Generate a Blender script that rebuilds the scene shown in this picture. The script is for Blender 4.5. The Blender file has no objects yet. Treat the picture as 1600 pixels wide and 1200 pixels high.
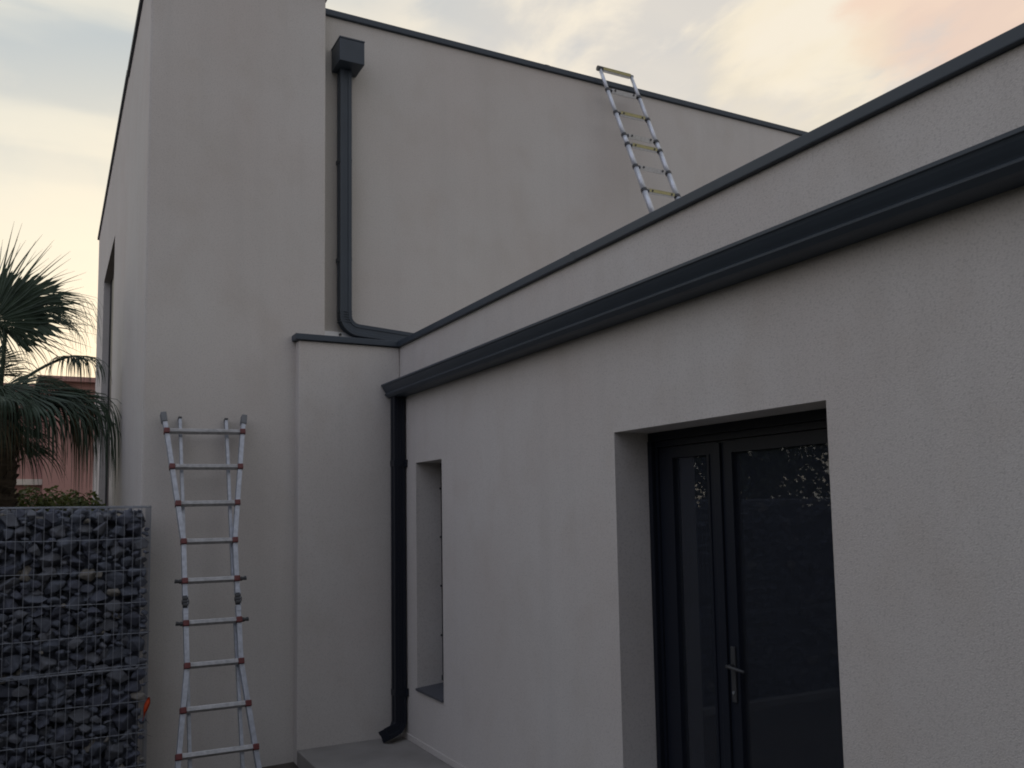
import bpy, bmesh, math, random
from mathutils import Vector, Matrix, noise
random.seed(7)
D = bpy.data
sc = bpy.context.scene
COL = sc.collection
R = math.radians

# ------------------------------------------------------------------ camera
cam_d = D.cameras.new('camera'); cam = D.objects.new('camera', cam_d); COL.objects.link(cam)
YAW, PIT, ROLL, FPX, PPV = 0.486525801, 0.0896700361, -0.0165781157, 1368.15469, 676.118707
cy, sy, cp, sp = math.cos(YAW), math.sin(YAW), math.cos(PIT), math.sin(PIT)
f = Vector((sy*cp, cy*cp, sp)); rt = Vector((cy, -sy, 0)); up = rt.cross(f)
r2 = math.cos(ROLL)*rt + math.sin(ROLL)*up
u2 = -math.sin(ROLL)*rt + math.cos(ROLL)*up
m = Matrix((r2, u2, -f)).transposed().to_4x4(); m.translation = Vector((0, 0, 1.85))
cam.matrix_world = m
cam_d.sensor_width = 36; cam_d.lens = FPX/1600*36
cam_d.shift_y = (PPV-600)/1600
cam_d.clip_start = .05; cam_d.clip_end = 2000
sc.camera = cam
sc.render.filter_size = 1.9
sc.cycles.filter_width = 1.9

# ------------------------------------------------------------------ sky and sun
SUN_AZ, SUN_EL = R(7), R(6)        # azimuth from +Y towards +X
SUND = Vector((math.sin(SUN_AZ)*math.cos(SUN_EL), math.cos(SUN_AZ)*math.cos(SUN_EL), math.sin(SUN_EL)))
world = D.worlds.new('World'); sc.world = world; world.use_nodes = True
nt = world.node_tree; N = nt.nodes; L = nt.links
for n in list(N): N.remove(n)
def nd(t, **k):
    n = N.new(t)
    for a, b in k.items(): setattr(n, a, b)
    return n
def vmath(op, a, b=None):
    n = nd('ShaderNodeVectorMath', operation=op); L.new(a, n.inputs[0])
    if b is not None:
        if isinstance(b, (tuple, Vector)): n.inputs[1].default_value = tuple(b)
        else: L.new(b, n.inputs[1])
    return n
def fmath(op, a, b=None, c=None, clamp=False):
    n = nd('ShaderNodeMath', operation=op, use_clamp=clamp)
    for i, v in enumerate((a, b, c)):
        if v is None: continue
        if isinstance(v, (int, float)): n.inputs[i].default_value = v
        else: L.new(v, n.inputs[i])
    return n.outputs[0]
def ramp(fac, stops, interp='LINEAR'):
    n = nd('ShaderNodeValToRGB'); n.color_ramp.interpolation = interp
    e = n.color_ramp.elements
    while len(e) < len(stops): e.new(.5)
    for i, (p, c) in enumerate(stops):
        e[i].position = p; e[i].color = (*c, 1) if len(c) == 3 else c
    L.new(fac, n.inputs[0]); return n.outputs[0]
def mixc(fac, a, b, mode='MIX'):
    n = nd('ShaderNodeMix', data_type='RGBA', blend_type=mode)
    for s, v in ((n.inputs[0], fac), (n.inputs[6], a), (n.inputs[7], b)):
        if isinstance(v, (int, float)): s.default_value = v
        elif isinstance(v, tuple): s.default_value = (*v, 1)
        else: L.new(v, s)
    return n.outputs[2]
def mr(v, a, b, c=0., d=1., smooth=True):
    n = nd('ShaderNodeMapRange', interpolation_type='SMOOTHSTEP' if smooth else 'LINEAR')
    L.new(v, n.inputs[0])
    for i, x in enumerate((a, b, c, d)): n.inputs[i+1].default_value = x
    return n.outputs[0]
tc = nd('ShaderNodeTexCoord'); d = vmath('NORMALIZE', tc.outputs['Generated']).outputs[0]
sep = nd('ShaderNodeSeparateXYZ'); L.new(d, sep.inputs[0])
z = sep.outputs[2]
sky = nd('ShaderNodeTexSky', sky_type='NISHITA', sun_disc=False, sun_elevation=SUN_EL, sun_rotation=SUN_AZ, air_density=1.2, dust_density=2.0)
warm = ramp(z, [(0, (9.4, 7.9, 5.6)), (.12, (9.4, 8.6, 7.0)), (.28, (8.1, 8.1, 7.4)), (.40, (6.3, 6.6, 6.5)), (.50, (5.2, 5.9, 6.3)), (1, (3.9, 4.4, 5.2))])
cool = ramp(z, [(0, (4.1, 3.9, 3.9)), (.25, (5.3, 5.05, 4.9)), (.6, (6.4, 6.35, 6.5)), (1, (5.0, 5.7, 6.8))])
cool = mixc(mr(sep.outputs[0], -.7, .1), mixc(1.0, cool, (1.20, 1.24, 1.48), 'MULTIPLY'), cool)
base = mixc(mr(sep.outputs[1], .1, .6), cool, warm)
# projected cloud deck
den = fmath('ADD', fmath('MAXIMUM', z, 0.0), .22)
cx = fmath('DIVIDE', sep.outputs[0], den); cyy = fmath('DIVIDE', sep.outputs[1], den)
comb = nd('ShaderNodeCombineXYZ'); L.new(cx, comb.inputs[0]); L.new(cyy, comb.inputs[1])
mp = nd('ShaderNodeMapping'); mp.inputs['Scale'].default_value = (2.6, 1.5, 1); mp.inputs['Rotation'].default_value = (0, 0, R(35)); mp.inputs['Location'].default_value = (3.1, 1.7, 0)
L.new(comb.outputs[0], mp.inputs[0])
n1 = nd('ShaderNodeTexNoise'); n1.inputs['Scale'].default_value = 1.6; n1.inputs['Detail'].default_value = 9; n1.inputs['Roughness'].default_value = .56; n1.inputs['Distortion'].default_value = .35
L.new(mp.outputs[0], n1.inputs['Vector'])
mp2 = nd('ShaderNodeMapping'); mp2.inputs['Scale'].default_value = (1.4, 4.5, 1); mp2.inputs['Rotation'].default_value = (0, 0, R(-28)); L.new(comb.outputs[0], mp2.inputs[0])
n2 = nd('ShaderNodeTexNoise'); n2.inputs['Scale'].default_value = 1.0; n2.inputs['Detail'].default_value = 5; n2.inputs['Roughness'].default_value = .45
L.new(mp2.outputs[0], n2.inputs['Vector'])
right = mr(sep.outputs[0], .12, .5)                     # more broken cloud towards +X
cl = fmath('MULTIPLY', mr(n1.outputs[0], .44, .60), fmath('ADD', fmath('MULTIPLY', right, .8), .2))
cl2 = fmath('MULTIPLY', mr(n2.outputs[0], .42, .60), .8)
c1 = mixc(cl2, base, (9.1, 8.7, 7.5))
c1 = mixc(fmath('MULTIPLY', right, .8), c1, (8.3, 7.6, 6.8))
c2 = mixc(cl, c1, (10.2, 9.2, 7.6))
n3 = nd('ShaderNodeTexNoise'); n3.inputs['Scale'].default_value = 2.4; n3.inputs['Detail'].default_value = 6; L.new(mp.outputs[0], n3.inputs['Vector'])
c3 = mixc(fmath('MULTIPLY', fmath('MULTIPLY', mr(n3.outputs[0], .50, .64), right), .55), c2, (6.2, 6.3, 6.5))
# one pink cloud and one bright gap, each in its own quarter of the sky
def spot(v, r0, r1, amp):
    q = vmath('DOT_PRODUCT', d, Vector(v).normalized()).outputs['Value']
    q = fmath('ADD', q, fmath('MULTIPLY', fmath('SUBTRACT', n1.outputs[0], .5), amp))
    return mr(q, math.cos(R(r1)), math.cos(R(r0)))
pink = spot((.80, .46, .42), 1.5, 8, .05)
c4 = mixc(fmath('MULTIPLY', pink, .7), c3, (9.8, 6.9, 5.3))
glow = spot((.646, .63, .425), 0, 7, .02)
c4 = mixc(fmath('MULTIPLY', glow, fmath('MULTIPLY', mr(n3.outputs[0], .35, .6), .5)), c4, (10.0, 8.7, 6.4))
sg = vmath('DOT_PRODUCT', d, SUND).outputs['Value']
c4 = mixc(fmath('MULTIPLY', mr(sg, .92, 1.0), .55), c4, (11.0, 9.9, 7.6))
# the far side of the sky (behind the viewer) is duller at dusk
back = mr(sep.outputs[1], .05, .42, .0, 1.)
c5 = mixc(back, mixc(cl, cool, (6.7, 6.4, 6.3)), c4)
fin = mixc(.9, sky.outputs[0], c5)
low = mr(z, -.05, 0.0, .25, 1.)
bg = nd('ShaderNodeBackground'); L.new(mixc(1.0, fin, low, 'MULTIPLY'), bg.inputs[0]); bg.inputs[1].default_value = .1
out = nd('ShaderNodeOutputWorld'); L.new(bg.outputs[0], out.inputs[0])

sd = D.lights.new('sun', 'SUN'); so = D.objects.new('sun', sd); COL.objects.link(so)
sd.energy = .5; sd.angle = R(12); sd.color = (1, .82, .62)
so.rotation_euler = SUND.to_track_quat('Z', 'Y').to_euler()
sc.view_settings.view_transform = 'Standard'; sc.view_settings.look = 'None'
sc.view_settings.gamma = 1; sc.view_settings.exposure = 0.0

# ------------------------------------------------------------------ materials
def mat(name, col, rough=.7, metal=0., var=0., vscale=3., bump=0., bscale=200., spec=.5, streak=0., col2=None, fine=0., blot=0.):
    M = D.materials.new(name); M.use_nodes = True
    t = M.node_tree; n = t.nodes; l = t.links; b = n['Principled BSDF']
    b.inputs['Roughness'].default_value = rough; b.inputs['Metallic'].default_value = metal
    b.inputs['Specular IOR Level'].default_value = spec
    tc = n.new('ShaderNodeTexCoord'); src = None
    if var or col2 or streak or fine:
        c0 = n.new('ShaderNodeRGB'); c0.outputs[0].default_value = (*col, 1); src = c0.outputs[0]
        def lay(scale, sc3, lo, hi, amt, c, det=6):
            nonlocal src
            mpn = n.new('ShaderNodeMapping'); mpn.inputs['Scale'].default_value = sc3; l.new(tc.outputs['Object'], mpn.inputs[0])
            no = n.new('ShaderNodeTexNoise'); no.inputs['Scale'].default_value = scale; no.inputs['Detail'].default_value = det
            l.new(mpn.outputs[0], no.inputs['Vector'])
            r = n.new('ShaderNodeMapRange'); r.inputs[1].default_value = lo; r.inputs[2].default_value = hi; r.inputs[3].default_value = 0; r.inputs[4].default_value = amt
            l.new(no.outputs[0], r.inputs[0])
            mx = n.new('ShaderNodeMix'); mx.data_type = 'RGBA'; l.new(r.outputs[0], mx.inputs[0]); l.new(src, mx.inputs[6]); mx.inputs[7].default_value = (*c, 1)
            src = mx.outputs[2]
        c2 = col2 or tuple(x*(1-var) for x in col)
        if var or col2: lay(vscale, (1, 1, 1), .35, .7, 1., c2)
        if blot: lay(3.4, (1, 1, .8), .50, .78, blot, tuple(x*f_ for x, f_ in zip(col, (.78, .72, .66))), 9); lay(.55, (1, 1, 1), .42, .62, blot*.8, tuple(x*f_ for x, f_ in zip(col, (.86, .88, .86))), 4)
        if streak: lay(2.6, (2.4, 2.4, .14), .50, .80, streak, tuple(x*.72 for x in col))
        if fine: lay(bscale*.6, (1, 1, 1), .5, .72, fine, tuple(x*.5 for x in col), 2)
        l.new(src, b.inputs['Base Color'])
    else: b.inputs['Base Color'].default_value = (*col, 1)
    if bump:
        no = n.new('ShaderNodeTexNoise'); no.inputs['Scale'].default_value = bscale; no.inputs['Detail'].default_value = 3
        l.new(tc.outputs['Object'], no.inputs['Vector'])
        bp = n.new('ShaderNodeBump'); bp.inputs['Strength'].default_value = bump; bp.inputs['Distance'].default_value = .004
        l.new(no.outputs[0], bp.inputs['Height']); l.new(bp.outputs[0], b.inputs['Normal'])
    return M
STUCCO = mat('stucco', (.622, .597, .566), .95, col2=(.590, .548, .512), vscale=.9, bump=.55, bscale=170, streak=.20, fine=.35, spec=.2, blot=.32)
ANTH = mat('anthracite_metal', (.050, .066, .086), .5, var=.12, vscale=5, spec=.4)
ANTHD = mat('anthracite_frame', (.012, .015, .023), .42, spec=.25)
ALU = mat('aluminium', (.44, .47, .53), .42, metal=.4, var=.30, vscale=30)
ALUB = mat('bright_aluminium', (.62, .65, .70), .40, metal=.45, var=.15, vscale=30)
ALUR = mat('worn_ribbed_aluminium', (.52, .52, .52), .55, metal=.15, var=.3, vscale=30)
ALUL = mat('ribbed_aluminium', (.70, .70, .70), .55, metal=.15, var=.2, vscale=40)
RED = mat('red_plastic', (.13, .022, .022), .45, var=.2, vscale=30)
DARKP = mat('dark_plastic', (.04, .042, .045), .5)
GREYP = mat('grey_rubber', (.16, .17, .18), .7)
YEL = mat('yellow_paint', (.60, .55, .27), .55, var=.15, vscale=20)
FLASH = mat('flashing_metal', (.75, .76, .78), .4, metal=.2)
CONC = mat('concrete', (.30, .285, .265), .85, var=.25, vscale=2.2, bump=.5, bscale=60, spec=.3)
SOIL = mat('soil', (.10, .085, .07), .95, var=.5, vscale=6, bump=1, bscale=40)
SILL = mat('sill_stone', (.085, .088, .10), .6, var=.2, vscale=20)
WIRE = mat('galvanised_wire', (.30, .32, .36), .45, metal=.6)
STN = [mat('slate_stone_a', (.115, .13, .165), .75, var=.35, vscale=14, bump=.9, bscale=60),
       mat('slate_stone_b', (.145, .155, .18), .75, var=.35, vscale=14, bump=.9, bscale=60),
       mat('slate_stone_c', (.095, .105, .14), .75, var=.3, vscale=14, bump=.9, bscale=60),
       mat('slate_stone_d', (.24, .225, .20), .8, var=.35, vscale=14, bump=.9, bscale=60)]
PINK = mat('pink_render', (.42, .24, .21), .9, var=.1, vscale=.6, bump=.3, bscale=60)
CREAM = mat('cream_trim', (.6, .55, .48), .8)
TILE = mat('roof_tile', (.35, .16, .10), .8, var=.3, vscale=3)
PALM = mat('palm_leaf', (.075, .115, .075), .5, var=.45, vscale=6, spec=.4)
DRY = mat('dry_palm_leaf', (.13, .095, .05), .7, var=.4, vscale=8)
PTRUNK = mat('palm_fibre', (.10, .075, .05), .95, var=.5, vscale=20, bump=1, bscale=60)
HEDGE = mat('hedge_leaf', (.17, .20, .05), .6, var=.55, vscale=9)
TREEL = mat('tree_leaf', (.06, .09, .035), .6, var=.4, vscale=3)
BARK = mat('bark', (.12, .09, .065), .9, var=.4, vscale=12, bump=1, bscale=40)
ORANGE = mat('orange_cloth', (.85, .12, .03), .7, var=.25, vscale=25)
CURT = mat('curtain', (.42, .43, .46), .9, var=.1)
INSIDE = mat('interior', (.06, .065, .08), .9)
WHITE = mat('white_paint', (.75, .75, .72), .5)
# leaves let some light through
for M in (PALM, HEDGE, TREEL, DRY):
    t = M.node_tree; b = t.nodes['Principled BSDF']; tr = t.nodes.new('ShaderNodeBsdfTranslucent'); mx = t.nodes.new('ShaderNodeMixShader')
    mx.inputs[0].default_value = .22
    src = b.inputs['Base Color'].links[0].from_socket; t.links.new(src, tr.inputs[0])
    t.links.new(b.outputs[0], mx.inputs[1]); t.links.new(tr.outputs[0], mx.inputs[2])
    t.links.new(mx.outputs[0], t.nodes['Material Output'].inputs[0])
GLASS = D.materials.new('window_glass'); GLASS.use_nodes = True
t = GLASS.node_tree
for n in list(t.nodes): t.nodes.remove(n)
o = t.nodes.new('ShaderNodeOutputMaterial'); g = t.nodes.new('ShaderNodeBsdfGlossy'); tr = t.nodes.new('ShaderNodeBsdfTransparent'); mx = t.nodes.new('ShaderNodeMixShader'); fr = t.nodes.new('ShaderNodeFresnel')
fr.inputs[0].default_value = 1.7; g.inputs['Roughness'].default_value = .012; g.inputs[0].default_value = (.85, .9, 1, 1); tr.inputs[0].default_value = (.72, .76, .8, 1)
t.links.new(fr.outputs[0], mx.inputs[0]); t.links.new(tr.outputs[0], mx.inputs[1]); t.links.new(g.outputs[0], mx.inputs[2]); df = t.nodes.new('ShaderNodeBsdfDiffuse'); df.inputs[0].default_value = (.27, .29, .33, 1); m3 = t.nodes.new('ShaderNodeMixShader'); m3.inputs[0].default_value = .055   # even grey veil imitating light flare over the dark glass
t.links.new(mx.outputs[0], m3.inputs[1]); t.links.new(df.outputs[0], m3.inputs[2]); t.links.new(m3.outputs[0], o.inputs[0])

# ------------------------------------------------------------------ helpers
def link(name, me, m, parent=None, smooth=False):
    o = D.objects.new(name, me); COL.objects.link(o)
    if m is not None:
        for q in (m if isinstance(m, (list, tuple)) else [m]): me.materials.append(q)
    if smooth:
        for p in me.polygons: p.use_smooth = True
    if parent: o.parent = parent
    return o
def obj(name, bm, m, parent=None, smooth=False, bevel=0, kind=None, label=None):
    me = D.meshes.new(name)
    if bevel: bmesh.ops.bevel(bm, geom=bm.edges[:], offset=bevel, segments=2, affect='EDGES', profile=.6)
    bm.to_mesh(me); bm.free()
    o = link(name, me, m, parent, smooth)
    if kind: o['kind'] = kind
    if label: o['label'] = label
    return o
def thing(name, label, cat, loc=(0, 0, 0), group=None):
    o = D.objects.new(name, None); COL.objects.link(o); o.location = loc; o.empty_display_size = .2
    o['label'] = label; o['category'] = cat
    if group: o['group'] = group
    return o
def tag(o, label, cat, group=None):
    o['label'] = label; o['category'] = cat
    if group: o['group'] = group
    return o
def box(bm, x0, x1, y0, y1, z0, z1):
    v = [bm.verts.new((x, y, zz)) for x in (x0, x1) for y in (y0, y1) for zz in (z0, z1)]
    for q in ((0, 1, 3, 2), (4, 6, 7, 5), (0, 4, 5, 1), (2, 3, 7, 6), (0, 2, 6, 4), (1, 5, 7, 3)): bm.faces.new([v[i] for i in q])
def bx(*a):
    bm = bmesh.new(); box(bm, *a); return bm
def bar(bm, p, q, w, dp, n):
    """rectangular bar from p to q; w across, dp along the normal n"""
    p = Vector(p); q = Vector(q); a = (q-p).normalized(); n = Vector(n); s = a.cross(n).normalized(); n = s.cross(a).normalized()
    vs = []
    for c in (p, q):
        for i, j in ((-1, -1), (1, -1), (1, 1), (-1, 1)): vs.append(bm.verts.new(c + s*i*w/2 + n*j*dp/2))
    bm.faces.new(vs[0:4][::-1]); bm.faces.new(vs[4:8])
    for i in range(4): bm.faces.new((vs[i], vs[(i+1) % 4], vs[4+(i+1) % 4], vs[4+i]))
def tube(bm, pts, rad, seg=10, caps=True):
    pts = [Vector(p) for p in pts]; rings = []
    n0 = None
    for i, p in enumerate(pts):
        a = (pts[min(i+1, len(pts)-1)] - pts[max(i-1, 0)]).normalized()
        if n0 is None:
            n0 = a.cross(Vector((0, 0, 1)) if abs(a.z) < .9 else Vector((1, 0, 0))).normalized()
        n0 = (n0 - a*n0.dot(a)).normalized(); b = a.cross(n0)
        r = rad[i] if isinstance(rad, (list, tuple)) else rad
        rings.append([bm.verts.new(p + (n0*math.cos(k*2*math.pi/seg) + b*math.sin(k*2*math.pi/seg))*r) for k in range(seg)])
    for i in range(len(rings)-1):
        for k in range(seg): bm.faces.new((rings[i][k], rings[i][(k+1) % seg], rings[i+1][(k+1) % seg], rings[i+1][k]))
    if caps: bm.faces.new(rings[0][::-1]); bm.faces.new(rings[-1])
def sweep(bm, prof, stations):
    """prof: list of (a,b); stations: (origin, A, B) vectors"""
    rings = [[bm.verts.new(o + A*a + B*b) for a, b in prof] for o, A, B in stations]
    n = len(prof)
    for i in range(len(rings)-1):
        for k in range(n): bm.faces.new((rings[i][k], rings[i][(k+1) % n], rings[i+1][(k+1) % n], rings[i+1][k]))
    bm.faces.new(rings[0][::-1]); bm.faces.new(rings[-1])

# ------------------------------------------------------------------ ground
GZ = -.13
bm = bmesh.new()
def patch(x0, x1, y0, y1, nx, ny, z, amp):
    g = [[bm.verts.new((x0+(x1-x0)*i/nx, y0+(y1-y0)*j/ny, z+amp*noise.noise(Vector((x0+(x1-x0)*i/nx, y0+(y1-y0)*j/ny, 0))*2.3))) for j in range(ny+1)] for i in range(nx+1)]
    for i in range(nx):
        for j in range(ny): bm.faces.new((g[i][j], g[i+1][j], g[i+1][j+1], g[i][j+1]))
patch(-6, 2.2, -2, 12, 90, 150, GZ, .035)
o = obj('garden_soil', bm, SOIL, smooth=True); o['kind'] = 'structure'
o = obj('ground', bx(-600, 600, -600, 600, GZ-.6, GZ-.03), SOIL); o['kind'] = 'structure'
o = obj('concrete_slab', bx(1.785, 2.664, -4, 7.099, GZ-.2, 0), CONC, bevel=.008); o['kind'] = 'structure'

# ------------------------------------------------------------------ house
H = thing('house', 'pale grey rendered flat-roofed house with dark grey copings and gutter', 'house')
XW, YB, YT, YR = 2.665, 7.10, 7.205, 7.48
# wall of the low wing with its openings
def wing_wall():
    bm = bmesh.new()
    ys = [-6, 2.42, 3.87, 6.205, 6.74, YB+.3]; zs = [GZ-.2, 0., .445, 2.262, 3.285]
    opening = lambda i, j: (i == 1 and j in (1, 2)) or (i == 3 and j == 2)
    V = {}
    def v(x, y, zz):
        k = (round(x, 4), round(y, 4), round(zz, 4))
        if k not in V: V[k] = bm.verts.new(k)
        return V[k]
    for i in range(5):
        for j in range(4):
            if not opening(i, j): bm.faces.new((v(XW, ys[i], zs[j]), v(XW, ys[i], zs[j+1]), v(XW, ys[i+1], zs[j+1]), v(XW, ys[i+1], zs[j])))
    for y0, y1, z0, z1 in ((2.42, 3.87, 0, 2.262), (6.205, 6.74, .445, 2.262)):
        xa, xb = XW, XW+.36
        bm.faces.new((v(xa, y0, z0), v(xb, y0, z0), v(xb, y0, z1), v(xa, y0, z1)))
        bm.faces.new((v(xa, y1, z0), v(xa, y1, z1), v(xb, y1, z1), v(xb, y1, z0)))
        bm.faces.new((v(xa, y0, z1), v(xb, y0, z1), v(xb, y1, z1), v(xa, y1, z1)))
        bm.faces.new((v(xa, y0, z0), v(xa, y1, z0), v(xb, y1, z0), v(xb, y0, z0)))
    # parapet back and top
    bm.faces.new((v(XW, -6, 3.285), v(XW+.25, -6, 3.285), v(XW+.25, YB+.3, 3.285), v(XW, YB+.3, 3.285)))
    bm.faces.new((v(XW+.25, -6, 3.285), v(XW+.25, -6, 2.9), v(XW+.25, YB+.3, 2.9), v(XW+.25, YB+.3, 3.285)))
    return bm
obj('low_wing_wall', wing_wall(), STUCCO, H)
obj('flat_roof', bx(XW+.26, 12, -6, YR-.01, 2.95, 3.05), CONC, H)
obj('stepped_wall', bx(1.785, XW-.001, YB, YR+.05, GZ-.2, 3.284), STUCCO, H, bevel=.012)
obj('tower_wall', bx(.615, 2.035, YT, 9.5, GZ-.2, 6.385), STUCCO, H, bevel=.02)
obj('upper_wall', bx(2.037, 13.5, YR, YR+.3, 2.8, 6.372), STUCCO, H)
# long left flank of the house with a tall opening
bm = bmesh.new()
XL = .616
def quad(*p): bm.faces.new([bm.verts.new(q) for q in p])
for y0, y1, z0, z1 in ((9.5, 11.27, GZ-.2, 6.42), (13.67, 15.6, GZ-.2, 6.42), (11.27, 13.67, 5.24, 6.42)):
    quad((XL, y0, z0), (XL, y1, z0), (XL, y1, z1), (XL, y0, z1))
xb = XL+.095
quad((XL, 11.27, GZ), (xb, 11.27, GZ), (xb, 11.27, 5.24), (XL, 11.27, 5.24))
quad((XL, 13.67, GZ), (XL, 13.67, 5.24), (xb, 13.67, 5.24), (xb, 13.67, GZ))
quad((XL, 11.27, 5.24), (xb, 11.27, 5.24), (xb, 13.67, 5.24), (XL, 13.67, 5.24))
quad((XL, 15.6, GZ-.2), (10, 15.6, GZ-.2), (10, 15.6, 6.42), (XL, 15.6, 6.42))
quad((XL, 9.49, 6.385), (10, 9.49, 6.385), (10, 15.6, 6.385), (XL, 15.6, 6.385))
obj('flank_wall', bm, STUCCO, H)
W = obj('tall_window', bx(xb, xb+.05, 11.27, 13.67, GZ, 5.24), ANTHD, H)
bm = bmesh.new(); box(bm, xb-.02, xb-.001, 11.27, 11.36, GZ, 5.24); box(bm, xb-.02, xb-.001, 12.42, 12.5, GZ, 5.24); box(bm, xb-.012, xb-.001, 13.5, 13.669, GZ, 5.24)
obj('frame', bm, ANTHD, W)
# copings
def coping(name, a, b0=.006):
    return obj(name, bx(*a), ANTH, H, bevel=b0)
coping('coping', (XW-.03, XW+.28, -6, YB-.033, 3.286, 3.336), .005)
coping('coping', (1.752, XW+.28, YB-.03, YR-.001, 3.287, 3.337), .005)
coping('coping', (2.08, 13.5, YR-.03, YR+.33, 6.374, 6.430), .006)
coping('coping', (.59, 2.062, YT-.03, 9.5, 6.387, 6.44), .006)
coping('coping', (.59, .9, 9.502, 15.63, 6.421, 6.465), .006)
for y in (4.18, .18, -3.8):
    obj('coping_joint', bx(XW-.0308, XW+.20, y, y+.05, 3.2855, 3.3368), ANTH, H)
for x in (4.4, 8.4):
    obj('coping_joint', bx(x, x+.05, YR-.0308, YR+.2, 6.373, 6.4308), ANTH, H)
obj('flashing', bx(2.045, 2.52, YR-.035, YR-.001, 3.338, 3.455), FLASH, H, bevel=.003)
bm = bmesh.new(); tube(bm, [(2.235, YR-.045, 3.43), (2.235, YR-.036, 3.43)], .012, 10); obj('flashing_screw', bm, DARKP, H)
obj('base_trim', bx(XW-.010, XW-.001, -6, YB-.002, 0.001, .050), STUCCO, H, bevel=.003)
# gutter (ogee), open at the top
prof = [(2.664, 2.95), (2.664, 2.836), (2.560, 2.836), (2.545, 2.840), (2.534, 2.850), (2.522, 2.860), (2.521, 2.868), (2.531, 2.875), (2.527, 2.882), (2.513, 2.901), (2.502, 2.918), (2.496, 2.931), (2.488, 2.934), (2.488, 2.948), (2.502, 2.950), (2.504, 2.936),
        (2.510, 2.922), (2.522, 2.905), (2.538, 2.890), (2.547, 2.878), (2.54, 2.862), (2.552, 2.848), (2.655, 2.844), (2.655, 2.95)]
G = bmesh.new()
sweep(G, prof, [(Vector((0, y, 0)), Vector((1, 0, 0)), Vector((0, 0, 1))) for y in (-6, 7.085)])
bmesh.ops.recalc_face_normals(G, faces=G.faces)
gut = obj('gutter', G, ANTH, H)
pe = [p for p in prof[:14]] + [(2.655, 2.948)]
bm = bmesh.new(); sweep(bm, pe[1:], [(Vector((0, y, 0)), Vector((1, 0, 0)), Vector((0, 0, 1))) for y in (7.086, 7.089)])
obj('gutter_end_cap', bm, ANTH, gut)
# downspout with ribbed square section and shoe
w = .05
def rprof(w, rib=.006):
    p = []
    for s in range(4):
        c, sn = math.cos(s*math.pi/2), math.sin(s*math.pi/2)
        for a, b in ((-w, -w), (-w*.40, -w), (-w*.34, -w+rib), (w*.34, -w+rib), (w*.40, -w)): p.append((a*c-b*sn, a*sn+b*c))
    return p
def pipe(path, w, rad, ups):
    """path of points, mitred by arcs of radius rad; ups = first side vector"""
    st = []; P = [Vector(p) for p in path]
    A = Vector(ups).normalized()
    dirs = [(P[i+1]-P[i]).normalized() for i in range(len(P)-1)]
    def station(o, d):
        nonlocal A
        A2 = (A - d*A.dot(d)).normalized() if (A - d*A.dot(d)).length > .05 else A
        A = A2; st.append((o, A2, d.cross(A2)))
    station(P[0], dirs[0])
    for i in range(1, len(P)-1):
        d0, d1 = dirs[i-1], dirs[i]; a = P[i]-d0*rad; n = 9
        ax = d0.cross(d1).normalized(); ang = d0.angle(d1); side = ax.cross(d0)
        r = rad/math.tan(ang/2); c = a + side*r
        A0 = A.copy()
        for k in range(n+1):
            Mx = Matrix.Rotation(ang*k/n, 3, ax)
            pnt = c - Mx @ (side*r); dd = Mx @ d0
            A = Mx @ A0; st.append((pnt, A.copy(), dd.cross(A)))
    station(P[-1], dirs[-1])
    bm = bmesh.new(); sweep(bm, rprof(w), st); bmesh.ops.recalc_face_normals(bm, faces=bm.faces)
    return bm
ds = obj('downspout', pipe([(2.604, 6.995, 2.838), (2.604, 6.995, .085), (2.445, 6.905, .068)], .048, .075, (1, 0, 0)), ANTHD, H)
for zz in (2.27, .38):
    bm = bmesh.new(); box(bm, 2.5525, 2.664, 6.9425, 6.9445, zz-.025, zz+.025); box(bm, 2.5522, 2.5538, 6.9445, 7.046, zz-.025, zz+.025); box(bm, 2.64, 2.664, 6.925, 6.9424, zz-.03, zz+.03)
    obj('bracket', bm, ANTHD, ds)
up_ = obj('rainwater_pipe', pipe([(2.262, YR-.075, 5.845), (2.262, YR-.075, 3.475), (3.3, YR-.075, 3.40)], .052, .12, (1, 0, 0)), ANTH, H)
bm = bmesh.new()
vs = []
for i in range(5):
    tt = 3.62 - i*.022
    box(bm, 2.262-.0545, 2.262+.0545, YR-.13, YR-.03, tt, tt+.008)
obj('elbow_rib', bm, ANTH, up_)
for zz in (5.0, 4.1): obj('bracket', bx(2.262-.056, 2.262+.056, YR-.12, YR-.002, zz-.018, zz+.018), ANTH, up_)
lh = obj('leader_head', bx(2.163, 2.390, YR-.26, YR-.001, 5.845, 6.05), ANTH, H, bevel=.004)
obj('leader_head_lip', bx(2.160, 2.393, YR-.263, YR-.001, 6.052, 6.066), ANTH, lh, bevel=.002)

# slot window
sw = obj('slot_window', bx(2.90, 2.95, 6.19, 6.76, .43, 2.28), ANTHD, H)
obj('pane', bx(2.893, 2.899, 6.27, 6.66, .53, 2.18), GLASS, sw)
bm = bmesh.new()
for a in ((2.885, 2.899, 6.206, 6.27, .50, 2.261), (2.885, 2.899, 6.68, 6.739, .50, 2.261), (2.885, 2.899, 6.27, 6.68, 2.19, 2.261), (2.885, 2.899, 6.27, 6.68, .50, .55)): box(bm, *a)
obj('frame', bm, ANTHD, sw)
bm = bmesh.new(); v = [bm.verts.new(p) for p in ((2.648, 6.207, .447), (2.648, 6.738, .447), (2.90, 6.738, .470), (2.90, 6.207, .470), (2.648, 6.207, .430), (2.648, 6.738, .430), (2.90, 6.738, .446), (2.90, 6.207, .446))]
for q in ((0, 3, 2, 1), (4, 5, 6, 7), (0, 1, 5, 4), (1, 2, 6, 5), (2, 3, 7, 6), (3, 0, 4, 7)): bm.faces.new([v[i] for i in q])
obj('sill', bm, SILL, sw)
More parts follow.
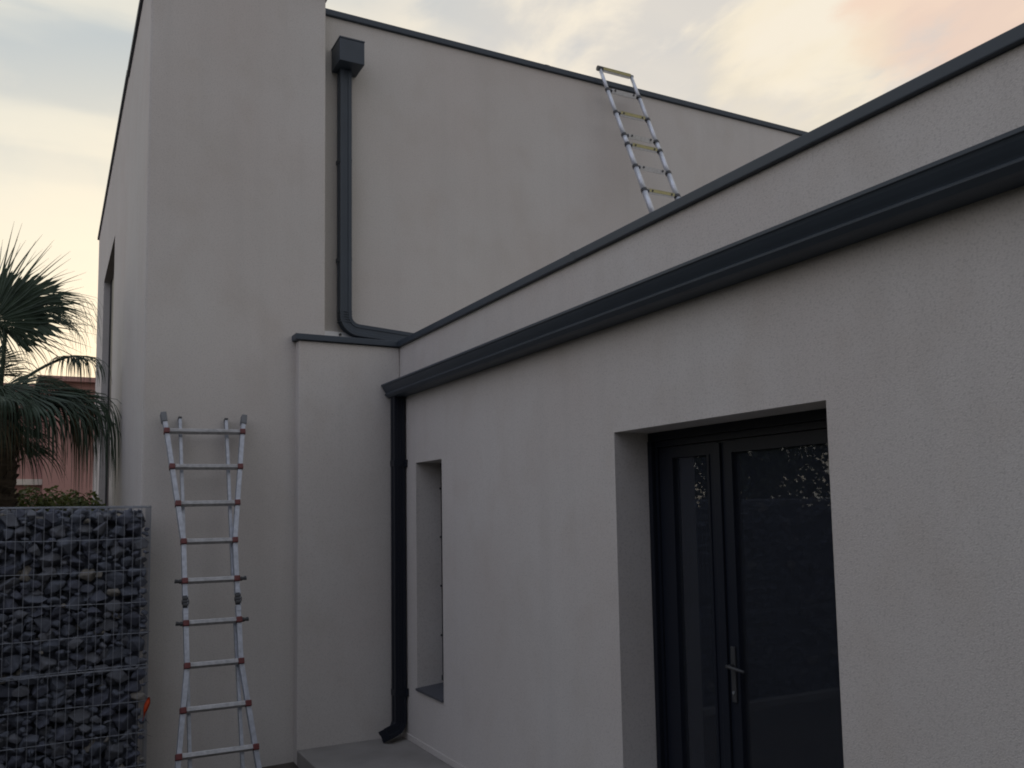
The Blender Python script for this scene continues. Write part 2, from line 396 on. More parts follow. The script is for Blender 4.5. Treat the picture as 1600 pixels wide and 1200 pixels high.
bm = bmesh.new(); box(bm, 2.875, 2.885, 6.70, 6.735, .49, .53); obj('shutter_stop', bm, DARKP, sw)
for zz in (2.05, 1.65, 1.25, .85): obj('frame_screw', bx(2.872, 2.886, 6.729, 6.7395, zz-.008, zz+.008), DARKP, sw)

# french door
X = 2.915
door = thing('french_door', '', ''); del door['label']; del door['category']; door.parent = H
bm = bmesh.new()
box(bm, X-.01, X+.06, 3.815, 3.869, .02, 2.215); box(bm, X-.01, X+.06, 2.421, 2.475, .02, 2.215); box(bm, X-.01, X+.06, 2.475, 3.815, 2.182, 2.215); box(bm, X-.03, X+.06, 2.421, 3.869, .001, .02)
obj('frame', bm, ANTHD, door)
obj('shutter_box', bx(X-.03, X+.06, 2.4215, 3.8685, 2.216, 2.2615), ANTHD, door)
for a, b in ((3.835, 3.869), (2.421, 2.455)): obj('shutter_rail', bx(X-.035, X-.012, a, b, .02, 2.215), ANTHD, door)
def leaf(y0, y1, wl, wr, handle):
    lf = thing('leaf', '', ''); del lf['label']; del lf['category']; lf.parent = door
    return lf
def leaf_parts(y0, y1, wl, wr):
    bm = bmesh.new(); a, b, c = X, X+.05, X+.012
    box(bm, a, b, y0, y0+wr, .025, 2.178); box(bm, a, b, y1-wl, y1, .025, 2.178)
    box(bm, a, b, y0+wr, y1-wl, 2.118, 2.178); box(bm, a, b, y0+wr, y1-wl, .025, .15)
    # glazing beads
    g = .016
    box(bm, a-.006, a-.0005, y0+wr-g, y0+wr, .15, 2.118); box(bm, a-.006, a-.0005, y1-wl, y1-wl+g, .15, 2.118)
    lf = obj('leaf', bm, ANTHD, door)
    obj('pane', bx(X+.018, X+.024, y0+wr-.005, y1-wl+.005, .145, 2.125), GLASS, lf)
    return lf
l1 = leaf_parts(3.345, 3.812, .12, .075)
l2 = leaf_parts(2.478, 3.338, .10, .10)
obj('meeting_cover', bx(X-.014, X-.001, 3.315, 3.362, .03, 2.17), ANTHD, l2, bevel=.003)
obj('handle_plate', bx(X-.012, X-.001, 3.262, 3.292, .93, 1.19), DARKP, l2, bevel=.003)
bm = bmesh.new(); tube(bm, [(X-.011, 3.277, 1.10), (X-.05, 3.277, 1.10), (X-.056, 3.255, 1.101), (X-.056, 3.155, 1.092)], [.009, .009, .009, .007], 10)
obj('handle', bm, DARKP, l2, smooth=True)
bm = bmesh.new(); tube(bm, [(X-.012, 3.277, .975), (X-.017, 3.277, .975)], .008, 12); obj('key_cylinder', bm, GREYP, l2)
obj('interior_room', bx(X+.07, 6.5, .5, 6.1, -.02, 2.5), INSIDE, H)
bm = bmesh.new(); pr_ = None
for i in range(90):
    y = 3.36+.52*i/89; x = X+.16+.016*math.sin(i*.9)+.008*math.sin(i*.37)
    c = (bm.verts.new((x, y, .03)), bm.verts.new((x, y, 2.15)))
    if pr_: bm.faces.new((pr_[0], c[0], c[1], pr_[1]))
    pr_ = c
bmesh.ops.solidify(bm, geom=bm.faces[:], thickness=.002)
obj('curtain', bm, CURT, H)
# open the room towards the door: remove the face that would close it
ir = D.objects['interior_room']; bm = bmesh.new(); bm.from_mesh(ir.data)
for fc in [q for q in bm.faces if q.calc_center_median().x < X+.1]: bm.faces.remove(fc)
bm.to_mesh(ir.data); bm.free()

# ------------------------------------------------------------------ ladders
def combo_ladder():
    T = thing('folding_ladder', 'grey aluminium folding ladder with red rung caps leaning beside the stone-filled cage', 'ladder', (1.06, 6.0, GZ))
    k = .335; S = Vector((0, k, 1)).normalized(); U = Vector((1, 0, 0)); NN = Vector((0, -1, k)).normalized()
    topz = 2.50; org = Vector((1.056, 7.085, topz))     # centre of the top rung
    P = lambda u, s, n=0: org + U*u + S*s + NN*n
    inv = Matrix.Translation(-T.location)
    def part(nm, bm, m, parent=T, **kw):
        if parent is T: bmesh.ops.transform(bm, matrix=inv, verts=bm.verts)
        else: bmesh.ops.transform(bm, matrix=inv, verts=bm.verts)
        return obj(nm, bm, m, parent, **kw)
    sp_ = .2935
    ss = [-i*sp_ for i in range(5)]; ss += [ss[4]-.2935-.01-i*sp_*1.005 for i in range(5)]
    wd = [.56, .495, .425, .362, .362, .362, .362, .43, .50, .565]
    tilt = [.008, .004, .003, 0, 0, 0, 0, 0, -.001, -.002]
    cx = [.012, .008, .004, 0, 0, 0, 0, -.003, -.008, -.012]
    for half in (0, 1):
        ids = range(5) if half == 0 else range(5, 10)
        for sgn in (-1, 1):
            bm = bmesh.new()
            if half == 0: pts = [(.60, .135), (.56, 0), (.362, ss[3]), (.362, ss[4]), (.362, ss[4]-.07)]
            else: pts = [(.362, ss[5]+.07), (.362, ss[5]), (.362, ss[6]), (.565, ss[9]), (.60, -3.02)]
            for (wa, sa), (wb, sb) in zip(pts, pts[1:]):
                bar(bm, P(sgn*wa/2, sa, .0), P(sgn*wb/2, sb, .0), .032, .05, NN)
            st = part('stile', bm, ALU)
            if half == 0:
                bm = bmesh.new(); bar(bm, P(sgn*.585/2, .075, 0), P(sgn*.603/2, .15, 0), .042, .066, NN); part('end_cap', bm, GREYP, st, bevel=.005)
            else:
                bm = bmesh.new(); bar(bm, P(sgn*.593/2, -2.98, 0), P(sgn*.605/2, -3.06, 0), .042, .066, NN); part('rubber_foot', bm, GREYP, st, bevel=.005)
            bm = bmesh.new()
            wi = .345
            if half == 0: bar(bm, P(sgn*wi/2-.002, .135, -.052), P(sgn*(wi-.01)/2-.002, ss[4], -.052), .022, .04, NN)
            else: bar(bm, P(sgn*(wi-.01)/2-.002, ss[5], -.052), P(sgn*wi/2-.002, -3.04, -.052), .022, .04, NN)
            it = part('inner_stile', bm, ALU)
            if half == 0:
                bm = bmesh.new(); bar(bm, P(sgn*wi/2-.002, .125, -.052), P(sgn*wi/2-.002, .142, -.052), .026, .044, NN); part('end_cap', bm, DARKP, it)
        for i in ids:
            bm = bmesh.new(); h = wd[i]/2
            a = P(-h, ss[i]-tilt[i]/2, .012); b = P(h, ss[i]+tilt[i]/2, .012)
            # rung: flat tread with a ribbed top
            bar(bm, a, b, .031, .031, Vector((0, -.75, .7)))
            for q in (-.009, -.003, .003, .009): o_ = Vector((0, -.75, .7)).normalized()*.0158 + Vector((0, .7, .75)).normalized()*q; bar(bm, a+o_, b+o_, .003, .003, Vector((0, -.75, .7)))
            rg = part('rung', bm, ALUR)
            for sgn, e in ((-1, a), (1, b)):
                bm = bmesh.new(); bar(bm, e+S*(-.021), e+S*.021, .041, .056, NN); part('rung_cap', bm, RED, rg, bevel=.006)
                if i in (4, 5):
                    bm = bmesh.new(); c = e+U*sgn*.022
                    tube(bm, [c, c+U*sgn*.016], .016, 12); tube(bm, [c+U*sgn*.016, c+U*sgn*.045+S*.004], [.011, .016], 12); part('lock_knob', bm, DARKP, rg, smooth=False)
    for sgn in (-1, 1):
        mid = (ss[4]+ss[5])/2; u = sgn*.181
        bm = bmesh.new()
        for q in (-.05, .05): tube(bm, [P(u-.018, mid+q*.45, .018), P(u+.018, mid+q*.45, .018)], .020, 16)
        tube(bm, [P(u-.024, mid, .02), P(u+.024, mid, .02)], .017, 14)
        hg = part('hinge', bm, DARKP)
        bm = bmesh.new()
        bar(bm, P(u, mid+.045, .0), P(u, mid+.085, .0), .034, .056, NN); bar(bm, P(u, mid-.085, .0), P(u, mid-.045, .0), .034, .056, NN)
        bar(bm, P(u+.014, mid-.05, .02), P(u+.014, mid+.05, .02), .004, .03, NN)
        part('hinge_plate', bm, ALU, hg)
    return T
combo_ladder()

def tele_ladder():
    T = thing('telescopic_ladder', 'silver telescopic ladder with black collars and yellow-topped rungs leaning on the upper roof edge', 'ladder', (5.27, 5.9, 3.06))
    k = .455; S = Vector((0, k, 1)).normalized(); NN = Vector((0, -1, k)).normalized(); U = Vector((1, 0, 0))
    org = Vector((5.062, 7.432, 6.525)); LX = Vector((-.005, 0, 0))
    inv = Matrix.Translation(-T.location)
    P = lambda u, s, n=0: org + Vector((u, 0, 0)) + S*s + NN*n + Vector((.004, 0, 0))*s
    def part(nm, bm, m, parent=T, **kw):
        bmesh.ops.transform(bm, matrix=inv, verts=bm.verts); return obj(nm, bm, m, parent, **kw)
    zs = [6.525, 6.232, 5.925, 5.632, 5.51, 5.235, 4.948, 4.66, 4.37, 4.08, 3.79, 3.5, 3.21]
    ss = [(q-6.525)/S.z for q in zs]; n = len(ss)
    wl = .405
    for sgn in (0, 1):
        r0 = .019; u = sgn*wl
        for i in range(n-1):
            r = r0 + .0016*i
            bm = bmesh.new(); tube(bm, [P(u, ss[i]), P(u, ss[i+1])], r, 14); st = part('stile_section', bm, ALUB, smooth=True)
            bm = bmesh.new(); c = ss[i+1]
            tube(bm, [P(u, c-.020), P(u, c-.017), P(u, c+.014), P(u, c+.018)], [r+.002, r+.006, r+.006, r+.003], 16)
            bar(bm, P(u+(1 if sgn == 0 else -1)*.01, c, .0), P(u+(1 if sgn == 0 else -1)*.055, c, .0), .022, .028, NN)
            part('collar', bm, DARKP, st)
        bm = bmesh.new()
        if sgn == 0: tube(bm, [P(-.03, .004), P(.03, .004)], .028, 16)
        else: tube(bm, [P(u-.024, .002), P(u+.018, .002)], .022, 16)
        part('top_cap', bm, DARKP if sgn == 0 else GREYP)
        bm = bmesh.new(); tube(bm, [P(u, ss[-1]+.02), P(u, ss[-1]-.15)], .042, 14); part('rubber_foot', bm, DARKP)
    for i in range(n):
        bm = bmesh.new()
        lo, hi = (.03, wl-.02) if i == 0 else (.05, wl-.05)
        bar(bm, P(lo, ss[i], 0), P(hi, ss[i], 0), .034, .044, Vector((0, -.4, 1)))
        rg = part('rung', bm, ALUL)
        bm = bmesh.new()
        if i % 2 == 0:
            off = Vector((0, -.010, .0225)); bar(bm, P(lo, ss[i])+off, P(hi, ss[i])+off, .036, .004, Vector((0, -.4, 1)))
            off = Vector((0, -.0200, .0022)); bar(bm, P(lo, ss[i])+off, P(hi, ss[i])+off, .023, .0035, Vector((0, -1, -.3)))
            part('tread_strip', bm, YEL, rg)
        if i:
            for u in (.085, wl-.085):
                bm = bmesh.new(); tube(bm, [P(u, ss[i]-.004, .014), P(u, ss[i]-.008, .024)], .011, 10); part('release_button', bm, DARKP, rg)
    return T
tele_ladder()

# ------------------------------------------------------------------ gabion wall
GB = thing('gabion_wall', 'wire mesh cage filled with dark slate stones, standing in front of the house corner', 'gabion wall', (-1.5, 7.0, GZ))
ginv = Matrix.Translation(-GB.location)
gx0, gx1, gy0, gy1, gz1 = -3.6, .655, 6.84, 7.15, 1.925
def gpart(nm, bm, m, parent=GB, **kw):
    bmesh.ops.transform(bm, matrix=ginv, verts=bm.verts); return obj(nm, bm, m, parent, **kw)
def wire(bm, p, q, r): tube(bm, [p, q], r, 6, False)
bm = bmesh.new()
dx = .0562
rows_top = [1.925 - i*.2236 for i in range(6)]; rows_low = [.785 - i*.2236 for i in range(5)]
bm2 = bmesh.new()
for j, (rows, bb) in enumerate(((rows_top, bm), (rows_low, bm2))):
    zt, zb = rows[0], rows[-1]
    for yy in (gy0, gy1):
        x = gx1 - (.004 if j == 0 else .012)
        while x > gx0:
            lean = random.uniform(-.003, .003)
            wire(bb, (x, yy-.003, zb-.01), (x+lean, yy-.003, zt+.012), .0021); x -= dx
        for zz in rows:
            n = 40; ph = random.random()*9
            tube(bb, [(gx0+(gx1-gx0)*i/n, yy, zz+.004*math.sin(i*.5+ph)) for i in range(n+1)], .0023, 6, False)
        tube(bb, [(gx0, yy, zt+.008), (gx1, yy, zt+.008)], .0021, 6, False)
    for i in range(6):
        yy = gy0 + (gy1-gy0)*i/5
        wire(bb, (gx1, yy, zb), (gx1, yy, zt), .0021)
        if j == 0: wire(bb, (gx0, yy, zt), (gx1, yy, zt), .0021)
    for zz in rows: wire(bb, (gx1+.004, gy0, zz), (gx1+.004, gy1, zz), .0021)
    if j == 0:
        x = gx1
        while x > gx0: wire(bb, (x, gy0, zt+.004), (x, gy1, zt+.004), .0021); x -= dx*2
gpart('wire_mesh', bm, WIRE, smooth=True)
gpart('wire_mesh', bm2, WIRE, smooth=True)
rs = random.Random(31)
def rock_mesh(sx, sy_, sz):
    bm = bmesh.new()
    for i in range(rs.choice((11, 13, 16))):
        a = rs.uniform(0, 2*math.pi); c = rs.uniform(-1, 1); s = math.sqrt(1-c*c); q = rs.uniform(.8, 1.0)
        bm.verts.new((s*math.cos(a)*sx*q, s*math.sin(a)*sy_*q, c*sz*q))
    r = bmesh.ops.convex_hull(bm, input=bm.verts)
    bmesh.ops.delete(bm, geom=[e for e in bm.verts if not e.link_faces], context='VERTS')
    bmesh.ops.bevel(bm, geom=bm.edges[:], offset=.0035, segments=1, affect='EDGES')
    return bm
# dart-throwing on the front face: positions with sizes
stones = []
def fits(x, zz, r):
    return all((x-a)**2 + ((zz-b)*1.15)**2 > ((r+c)*.73)**2 for a, b, c in stones)
for r0, tries in ((.085, 700), (.068, 3000), (.052, 6000), (.036, 12000), (.024, 12000)):
    for _ in range(tries):
        r = r0*rs.uniform(.85, 1.15); x = rs.uniform(-.9, gx1-r*.8); zz = rs.uniform(GZ+.02, gz1-r*.75)
        if r0 == .085 and rs.random() < .8: continue
        if fits(x, zz, r): stones.append((x, zz, r))
vis = sorted([s for s in stones if s[0] > -.36], key=lambda s: -s[2])
rest = vis[100:] + [s for s in stones if s[0] <= -.36]
def put(bm, x, y, zz, r):
    b = rock_mesh(r*rs.uniform(1.0, 1.25), r*.9, r*rs.uniform(.68, .95))
    M_ = Matrix.Translation((x, y, zz)) @ Matrix.Rotation(rs.uniform(-.5, .5), 4, 'Y') @ Matrix.Rotation(rs.uniform(-.5, .5), 4, 'X') @ Matrix.Rotation(rs.uniform(-.5, .5), 4, 'Z')
    b.transform(M_)
    mi = rs.choices((0, 1, 2, 3), (48, 20, 28, 4))[0]
    me_ = D.meshes.new('tmp'); b.to_mesh(me_); b.free()
    k0 = len(bm.faces); bm.from_mesh(me_); D.meshes.remove(me_)
    bm.faces.ensure_lookup_table()
    for q in range(k0, len(bm.faces)): bm.faces[q].material_index = mi
    return mi
for x, zz, r in vis[:100]:
    bm = bmesh.new(); y = gy0+.008+r*.85+rs.uniform(0, .018)
    put(bm, x, y, zz, r); bmesh.ops.transform(bm, matrix=ginv, verts=bm.verts)
    mi = bm.faces[:][0].material_index
    for q in bm.faces: q.material_index = 0
    obj('stone', bm, STN[mi], GB)
bm = bmesh.new()
for x, zz, r in rest: put(bm, x, gy0+.008+r*.85+rs.uniform(0, .022), zz, r)
for _ in range(900):      # second layer seen between the front ones, and the right end
    r = rs.uniform(.045, .07); put(bm, rs.uniform(-.9, gx1-.05), gy0+rs.uniform(.095, .2), rs.uniform(GZ, gz1-r), r)
for _ in range(420):       # part beyond the left edge of the view, seen in the door glass
    r = rs.uniform(.06, .09); put(bm, rs.uniform(gx0+.08, -.9), gy0+.01+r, rs.uniform(GZ, gz1-r), r)
x = gx0+.1
while x < gx1-.05:         # loose crest
    r = rs.uniform(.03, .055); put(bm, x, rs.uniform(gy0+.07, gy1-.07), gz1-r*.75, r); x += r*1.1
box(bm, gx0+.05, gx1-.045, gy0+.15, gy1-.03, GZ-.1, gz1-.07)
for q in bm.faces[-6:]: q.material_index = 2
so_ = gpart('stone_fill', bm, STN); so_['kind'] = 'stuff'
# orange strip of cloth caught on the mesh
bm = bmesh.new()
g = []
for i in range(9):
    t = i/8; row = []
    for j in range(5):
        s = j/4
        wv = .030*math.sin(math.pi*min(1, t*1.15+.08))+.006
        row.append(bm.verts.new((.660-.036*t**1.3 + (s-.5)*2*wv*.55, 6.815+.012*math.sin(7*t+4*s)-.01*t, .575-.155*t+.012*s)))
    g.append(row)
for i in range(8):
    for j in range(4): bm.faces.new((g[i][j], g[i+1][j], g[i+1][j+1], g[i][j+1]))
bmesh.ops.solidify(bm, geom=bm.faces[:], thickness=.002)
tag(obj('cloth_strip', bm, ORANGE, smooth=True), 'small crumpled orange cloth strip caught on the right edge of the wire cage', 'cloth')
bm = bmesh.new(); box(bm, -4, .67, 6.70, 6.80, GZ-.1, GZ+.07)
tag(obj('garden_kerb', bm, CONC, bevel=.01), 'low concrete kerb along the foot of the stone-filled cage', 'kerb')

# ------------------------------------------------------------------ palm
PB = Vector((-.44, 9.6, 0))
palm = thing('fan_palm', 'fan palm with drooping fronds standing behind the stone-filled cage', 'palm tree', (PB.x, PB.y, GZ))
pinv = Matrix.Translation(-palm.location)
rp = random.Random(5)
bm = bmesh.new(); pts = []; rad = []
for i in range(40):
    t = i/39; pts.append(PB + Vector((.02*math.sin(t*3), 0, GZ + t*(3.0-GZ)))); rad.append(.105+.03*(i % 2)+.03*t+rp.uniform(-.01, .01))
tube(bm, pts, rad, 14)
for i in range(260):        # old leaf bases
    a = rp.uniform(0, 2*math.pi); zz = rp.uniform(0.4, 3.0); dirv = Vector((math.cos(a), math.sin(a), 0)); p = PB + Vector((0, 0, zz)) + dirv*.115
    q = p + dirv*rp.uniform(.03, .09) + Vector((0, 0, rp.uniform(.05, .14)))
    bar(bm, p, q, rp.uniform(.03, .07), .012, dirv+Vector((0, 0, .3)))
bmesh.ops.transform(bm, matrix=pinv, verts=bm.verts)
obj('trunk', bm, PTRUNK, palm)
def frond(hub, ax, nrm, Rr, spread, droop, nb=44, web=.45, start=None, m=PALM, fray=.25, thin=.62, s0=.4, sag=None):
    hub = PB + Vector(hub); ax = Vector(ax).normalized(); nrm = Vector(nrm); nrm = (nrm-ax*nrm.dot(ax)).normalized(); side = nrm.cross(ax)
    bm = bmesh.new(); g = Vector((0, 0, -1)); dth = R(spread)/nb
    for i in range(nb):
        th = -R(spread)/2 + (i+.5)*dth
        tw = rp.gauss(0, .02)
        d0 = (ax*math.cos(th+tw) + side*math.sin(th+tw)).normalized()
        # pleated folding: whole leaf cupped
        d0 = (d0 - nrm*.18*(1-math.cos(th)) + nrm*rp.gauss(0, .02)).normalized()
        Lb = Rr*(.80+.20*math.cos(th*.8))*rp.uniform(1-fray*.5, 1)
        ns = 12; p = hub.copy(); dd = d0.copy(); L_ = []
        brk = rp.uniform(s0, s0+.18); dr = droop*rp.uniform(.7, 1.35)
        for k in range(ns+1):
            t = k/ns
            wdt = 2*t*Lb*math.tan(dth/2)*1.06 if t < web else 2*web*Lb*math.tan(dth/2)*1.06*max(0., ((1-t)/(1-web)))**.9*(thin if t > web+.04 else (1+thin)/2)
            sd = dd.cross(nrm); sd = sd.normalized() if sd.length > .1 else side
            L_.append((p.copy(), sd, max(wdt, .0015), dd.cross(sd).normalized()))
            if t > brk: dd = (dd + g*dr*.33).normalized()
            else: dd = (dd + g*dr*.02).normalized()
            p = p + dd*Lb/ns
        prev = None
        for (pp, sd, wd, nn) in L_:
            a = bm.verts.new(pp - sd*wd/2); c = bm.verts.new(pp + nn*wd*.28); b = bm.verts.new(pp + sd*wd/2)
            if prev: bm.faces.new((prev[0], a, c, prev[1])); bm.faces.new((prev[1], c, b, prev[2]))
            prev = (a, c, b)
    st = PB + Vector(start if start else (0, 0, 2.85))
    mid = (st+hub)/2 + Vector((0, 0, .10 if sag is None else sag)); n = 8; pts = []
    for k in range(n+1):
        t = k/n; pts.append(st*(1-t)**2 + mid*2*t*(1-t) + hub*t*t)
    pts.append(hub + ax*.06)
    b2 = bmesh.new(); tube(b2, pts, [.017-.008*k/n for k in range(n+1)]+[.005], 6)
    for b in (bm, b2): bmesh.ops.transform(b, matrix=pinv, verts=b.verts)
    fr_ = obj('frond', bm, m, palm)
    obj('leaf_stalk', b2, m, fr_)
F = (0, -1, .15)
# seen fronds
frond((-.08, -.10, 3.72), (.40, 0, 1), F, 1.02, 190, .09, 50, .44, fray=.5, thin=.62)
frond((-.10, .02, 3.78), (.9, 0, .8), F, .55, 170, .05, 40, .9, thin=.8)                     # big upright fan
frond((.02, .05, 3.90), (1, -.05, .32), (0, -.9, .5), .62, 120, .5, 26, .85, s0=.8)
frond((.05, .03, 3.95), (1, -.05, .28), (0, -.8, .6), 1.02, 58, 3.6, 40, .62, s0=.62, fray=.5, thin=.5)   # reaching right, tips folded down
frond((.02, -.05, 3.78), (1, 0, -.30), F, .76, 100, .8, 30, .48, s0=.55, fray=.6, thin=.5)
frond((-.05, 0, 3.75), (.3, -.2, -1), F, .60, 80, .4, 12, .3)
frond((.62, -.05, 3.45), (1, 0, .05), (0, -.35, 1), .54, 210, 1.5, 34, .4, s0=.3, start=(0, 0, 3.0), sag=.13, fray=.5)
frond((.60, .03, 3.46), (-.2, -1, -.1), (0, 0, 1), .50, 170, 1.6, 26, .4, s0=.2, start=(0, 0, 3.0), sag=.13, fray=.5)
frond((.30, .02, 3.20), (.8, -.1, -.1), (0, -.5, .8), .60, 170, 1.0, 30, .4, s0=.3, start=(0, 0, 2.95), fray=.5)
frond((.40, -.12, 3.06), (1, 0, .10), (0, -.5, 1), 1.36, 120, 3.2, 40, .36, s0=.32, start=(0, 0, 2.95), fray=.7, thin=.55)
frond((.52, .02, 3.02), (1, 0, -.05), (0, -.6, .8), 1.36, 140, 3.2, 42, .32, s0=.18, start=(0, 0, 2.9), fray=.8, thin=.5)
frond((.46, -.06, 3.02), (1, -.3, .0), (0, -.6, .8), 1.30, 110, 3.4, 26, .28, s0=.10, start=(0, 0, 2.9), fray=.7, thin=.5, m=DRY)
frond((.34, .12, 3.06), (.9, -.4, .0), (0, -.3, .9), 1.15, 150, 2.6, 36, .4, s0=.22, start=(0, 0, 2.9), fray=.5)
frond((.18, -.2, 3.05), (1, -.2, .1), (0, -.5, .9), .95, 150, 1.5, 38, .5, s0=.4)
frond((.28, .1, 3.00), (1, .1, -.1), (0, -.6, .8), .90, 140, 2.2, 34, .4, s0=.30, start=(0, 0, 2.9), fray=.5)
frond((.14, -.15, 2.85), (1, 0, -.45), F, .55, 120, .6, 24, .35, s0=.4, fray=.5)
frond((-.14, .10, 3.84), (.25, .1, 1), F, 1.0, 170, .12, 36, .40, fray=.6, thin=.62)
frond((.02, -.34, 2.98), (.55, -.6, -.1), (0, -.3, 1), .85, 150, 2.4, 34, .35, s0=.15, fray=.6, thin=.6)
frond((-.05, -.32, 2.80), (.3, -.6, -.6), (0, -.6, .6), .7, 140, 1.8, 28, .35, s0=.15, fray=.6, m=DRY)
frond((.05, -.2, 3.10), (.9, -.3, .05), (0, -.7, .7), .62, 160, .9, 32, .4)
frond((.10, -.1, 2.66), (.6, 0, -1), F, .45, 90, .6, 18, .3, m=DRY)
frond((.16, 0, 3.0), (1, -.1, .02), (.1, -.3, 1), .80, 120, 1.0, 30, .4, s0=.4)
# the rest of the crown
for i in range(15):
    a = R(100 + i*160/14) + rp.uniform(-.1, .1); el = rp.choice((.9, .45, .1, -.3))
    dv = Vector((math.cos(a), math.sin(a)*.9, el)).normalized()
    rr = rp.uniform(.55, .85); hb = Vector((0, 0, 3.0)) + dv*rr
    frond(tuple(hb), tuple(dv), (0, -.3, 1), rp.uniform(.7, .95), rp.uniform(130, 190), rp.uniform(.5, 1.6), 28, .42)
for i in range(6):
    a = R(60 - i*8); dv = Vector((-.2+.1*i, .9, .9-.3*i)).normalized()
    frond(tuple(Vector((0, 0, 3.0))+dv*.6), tuple(dv), (0, -.3, 1), .7, 150, .9, 26, .42)

# ------------------------------------------------------------------ shrubs behind the cage
def leaf_cloud(bm, c, rx, ry, rz, n, size, rr, elong=1.8):
    for _ in range(n):
        a = rr.uniform(0, 2*math.pi); cc = rr.uniform(-.6, 1); s = math.sqrt(max(0, 1-cc*cc)); q = rr.uniform(.35, 1.0)**.5
        dirv = Vector((s*math.cos(a), s*math.sin(a), cc))
        p = Vector(c) + Vector((dirv.x*rx, dirv.y*ry, dirv.z*rz))*q*(1+.25*noise.noise(Vector(c)*3+dirv*2.2))
        n_ = (dirv + Vector((rr.gauss(0, .6), rr.gauss(0, .6), rr.gauss(.2, .6)))).normalized()
        t_ = n_.cross(Vector((rr.gauss(0, 1), rr.gauss(0, 1), rr.gauss(0, 1)))).normalized(); b_ = n_.cross(t_)
        L_ = size*rr.uniform(.6, 1.2); w = L_/elong/2
        v = [bm.verts.new(p + t_*x_*L_ + b_*y_*w + n_*z_*L_) for x_, y_, z_ in ((-.5, 0, 0), (-.1, 1, .06), (.5, 0, -.05), (-.1, -1, .06))]
        bm.faces.new(v)
rh = random.Random(12)
shr = [(-.12, 11.0, 2.20, .42, 'rounded yellow-green shrub behind the cage, left of the hedge gap near the palm trunk'),
       (.28, 11.3, 2.17, .36, 'low leafy green shrub behind the cage, below the hanging palm fronds'),
       (-.75, 10.8, 2.25, .45, 'dark green shrub behind the cage at the foot of the palm')]
for x, y, zt, r, lab in shr:
    t = thing('shrub', lab, 'shrub', (x, y, GZ), 'shrubs behind the stone-filled cage')
    bm = bmesh.new(); leaf_cloud(bm, (0, 0, zt-GZ-.45), r, r, .48, 2600, .065, rh); leaf_cloud(bm, (.05, 0, (zt-GZ)*.4), r, r, .9, 1200, .07, rh)
    obj('foliage', bm, HEDGE, t)
    bm = bmesh.new()
    for i in range(7):
        a = rh.uniform(0, 6.28); tube(bm, [(0, 0, 0), (math.cos(a)*.1, math.sin(a)*.1, .9), (math.cos(a)*r*.7, math.sin(a)*r*.7, zt-GZ-.25)], [.02, .014, .004], 6)
    obj('stem', bm, BARK, t)
tag(obj('white_post', bx(.655, .705, 16.2, 16.25, GZ, 2.72), WHITE, bevel=.004), 'thin white post beyond the far corner of the house', 'post')

# ------------------------------------------------------------------ pink neighbour house
pk = thing('neighbour_house', 'salmon pink rendered house with a pale ledge behind the palm', 'house', (-4, 24, GZ))
def ppart(nm, bm, m, parent=pk, **kw):
    bmesh.ops.transform(bm, matrix=Matrix.Translation(-pk.location), verts=bm.verts); return obj(nm, bm, m, parent, **kw)
ppart('wall', bx(-.14, 3.5, 22.2, 30, GZ, 4.95), PINK)
ppart('wall', bx(-9, -.141, 22.6, 30, GZ, 4.80), PINK)
ppart('ledge', bx(-9, -.142, 22.45, 22.6-.001, 2.62, 2.75), CREAM, bevel=.01)
bm = bmesh.new()
for a in ((-.3, 3.7, 22.0, 30.2, 4.951, 5.06),): box(bm, *a)
box(bm, -9.2, -.31, 22.4, 30.2, 4.801, 4.90)
ppart('roof', bm, PINK)
wn = ppart('window', bx(-4.2, -2.6, 22.57, 22.599, 2.76, 4.0), ANTHD)
ppart('frame', bx(-4.3, -2.5, 22.575, 22.598, 4.001, 4.1), CREAM, wn)

# ------------------------------------------------------------------ garden trees left of the view (mirrored in the glass, shading the yard)
def tree(x, y, h, cr, lab, seed, n=5200):
    rr = random.Random(seed); t = thing('garden_tree', lab, 'tree', (x, y, GZ), 'garden trees around the yard')
    bm = bmesh.new(); tube(bm, [(0, 0, 0), (.05, .02, h*.3), (-.03, 0, h*.62)], [.14, .11, .06], 10)
    tips = []
    for i in range(11):
        a = i*2.4; z0 = h*rr.uniform(.12, .6); e = Vector((math.cos(a)*cr*rr.uniform(.4, .85), math.sin(a)*cr*rr.uniform(.4, .85), z0+h*rr.uniform(.12, .38)))
        tube(bm, [(0, 0, z0), tuple(e*.5+Vector((0, 0, z0*.55))), tuple(e)], [.045, .03, .008], 6); tips.append(e)
    obj('trunk', bm, BARK, t)
    bm = bmesh.new()
    for e in tips: leaf_cloud(bm, e, cr*.45, cr*.45, h*.17, n//len(tips), .12, rr, 1.6)
    obj('crown', bm, TREEL, t)
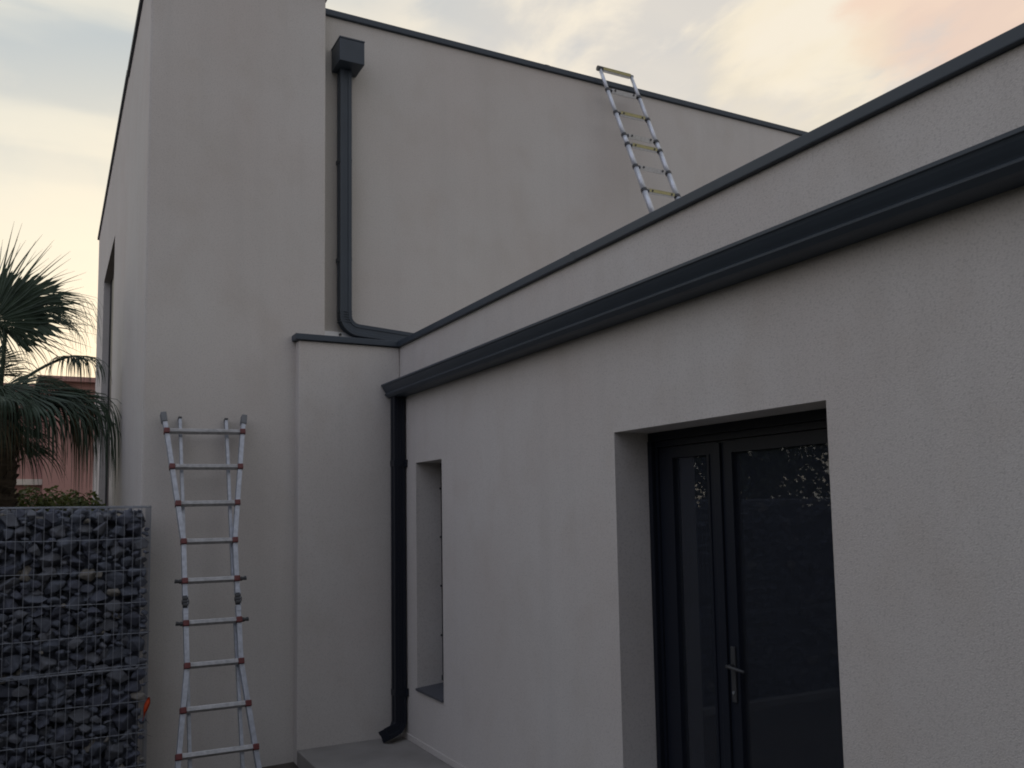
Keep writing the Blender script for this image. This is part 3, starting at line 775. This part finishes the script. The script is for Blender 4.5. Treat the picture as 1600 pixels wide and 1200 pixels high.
tree(-4.6, 9.2, 4.2, 1.5, 'broadleaf tree beyond the left end of the cage, mirrored in the door glass', 3, 2600)
tree(-1.8, 8.9, 3.9, 1.05, 'small bushy tree close behind the cage, mirrored in the narrow door pane', 8, 5000)
tree(-6.2, 10.5, 4.4, 1.8, 'wide broadleaf tree farther behind the cage, mirrored in the door glass', 9, 3200)
tree(-7.2, 7.0, 5.0, 1.9, 'taller broadleaf tree by the boundary, mirrored in the door glass', 4)

def shade_hedge(lab, x0, x1, y0, y1, h, seed):  # unseen hedges added to block sky light from the lower walls
    rr = random.Random(seed); t = thing('hedge', lab, 'hedge', ((x0+x1)/2, (y0+y1)/2, GZ), 'hedges added to shade the yard')
    bm = bmesh.new(); hx, hy = (x1-x0)/2, (y1-y0)/2
    box(bm, -hx+.25, hx-.25, -hy+.25, hy-.25, 0, h-.3)
    for _ in range(int((x1-x0+y1-y0)*h*150)):
        a = rr.choice((0, 1, 2)); p = Vector((rr.uniform(-hx, hx), rr.uniform(-hy, hy), rr.uniform(0, h)))
        if a == 0: p.x = hx*rr.choice((-1, 1))
        elif a == 1: p.y = hy*rr.choice((-1, 1))
        else: p.z = h
        p += Vector((rr.gauss(0, .1), rr.gauss(0, .1), rr.gauss(0, .12)))
        q = Vector((rr.gauss(0, 1), rr.gauss(0, 1), rr.gauss(0, 1))).normalized(); w = q.cross(Vector((rr.gauss(0, 1), rr.gauss(0, 1), 1))).normalized(); L_ = rr.uniform(.08, .16)
        bm.faces.new([bm.verts.new(p+q*a_*L_+w*b_*L_) for a_, b_ in ((-1, 0), (0, .5), (1, 0), (0, -.5))])
    obj('foliage', bm, TREEL, t)
    bm = bmesh.new(); tube(bm, [(0, 0, 0), (0, 0, h*.7)], [.1, .05], 8); obj('trunk', bm, BARK, t)
shade_hedge('tall clipped hedge added along the yard boundary to dim the low walls', -6.4, -5.2, -7, 5.2, 3.4, 21)
shade_hedge('tall unseen hedge added behind the viewer to darken the low walls', -5.2, 2.4, -6.5, -5.4, 6.6, 22)

sc.render.resolution_x, sc.render.resolution_y = 1024, 768
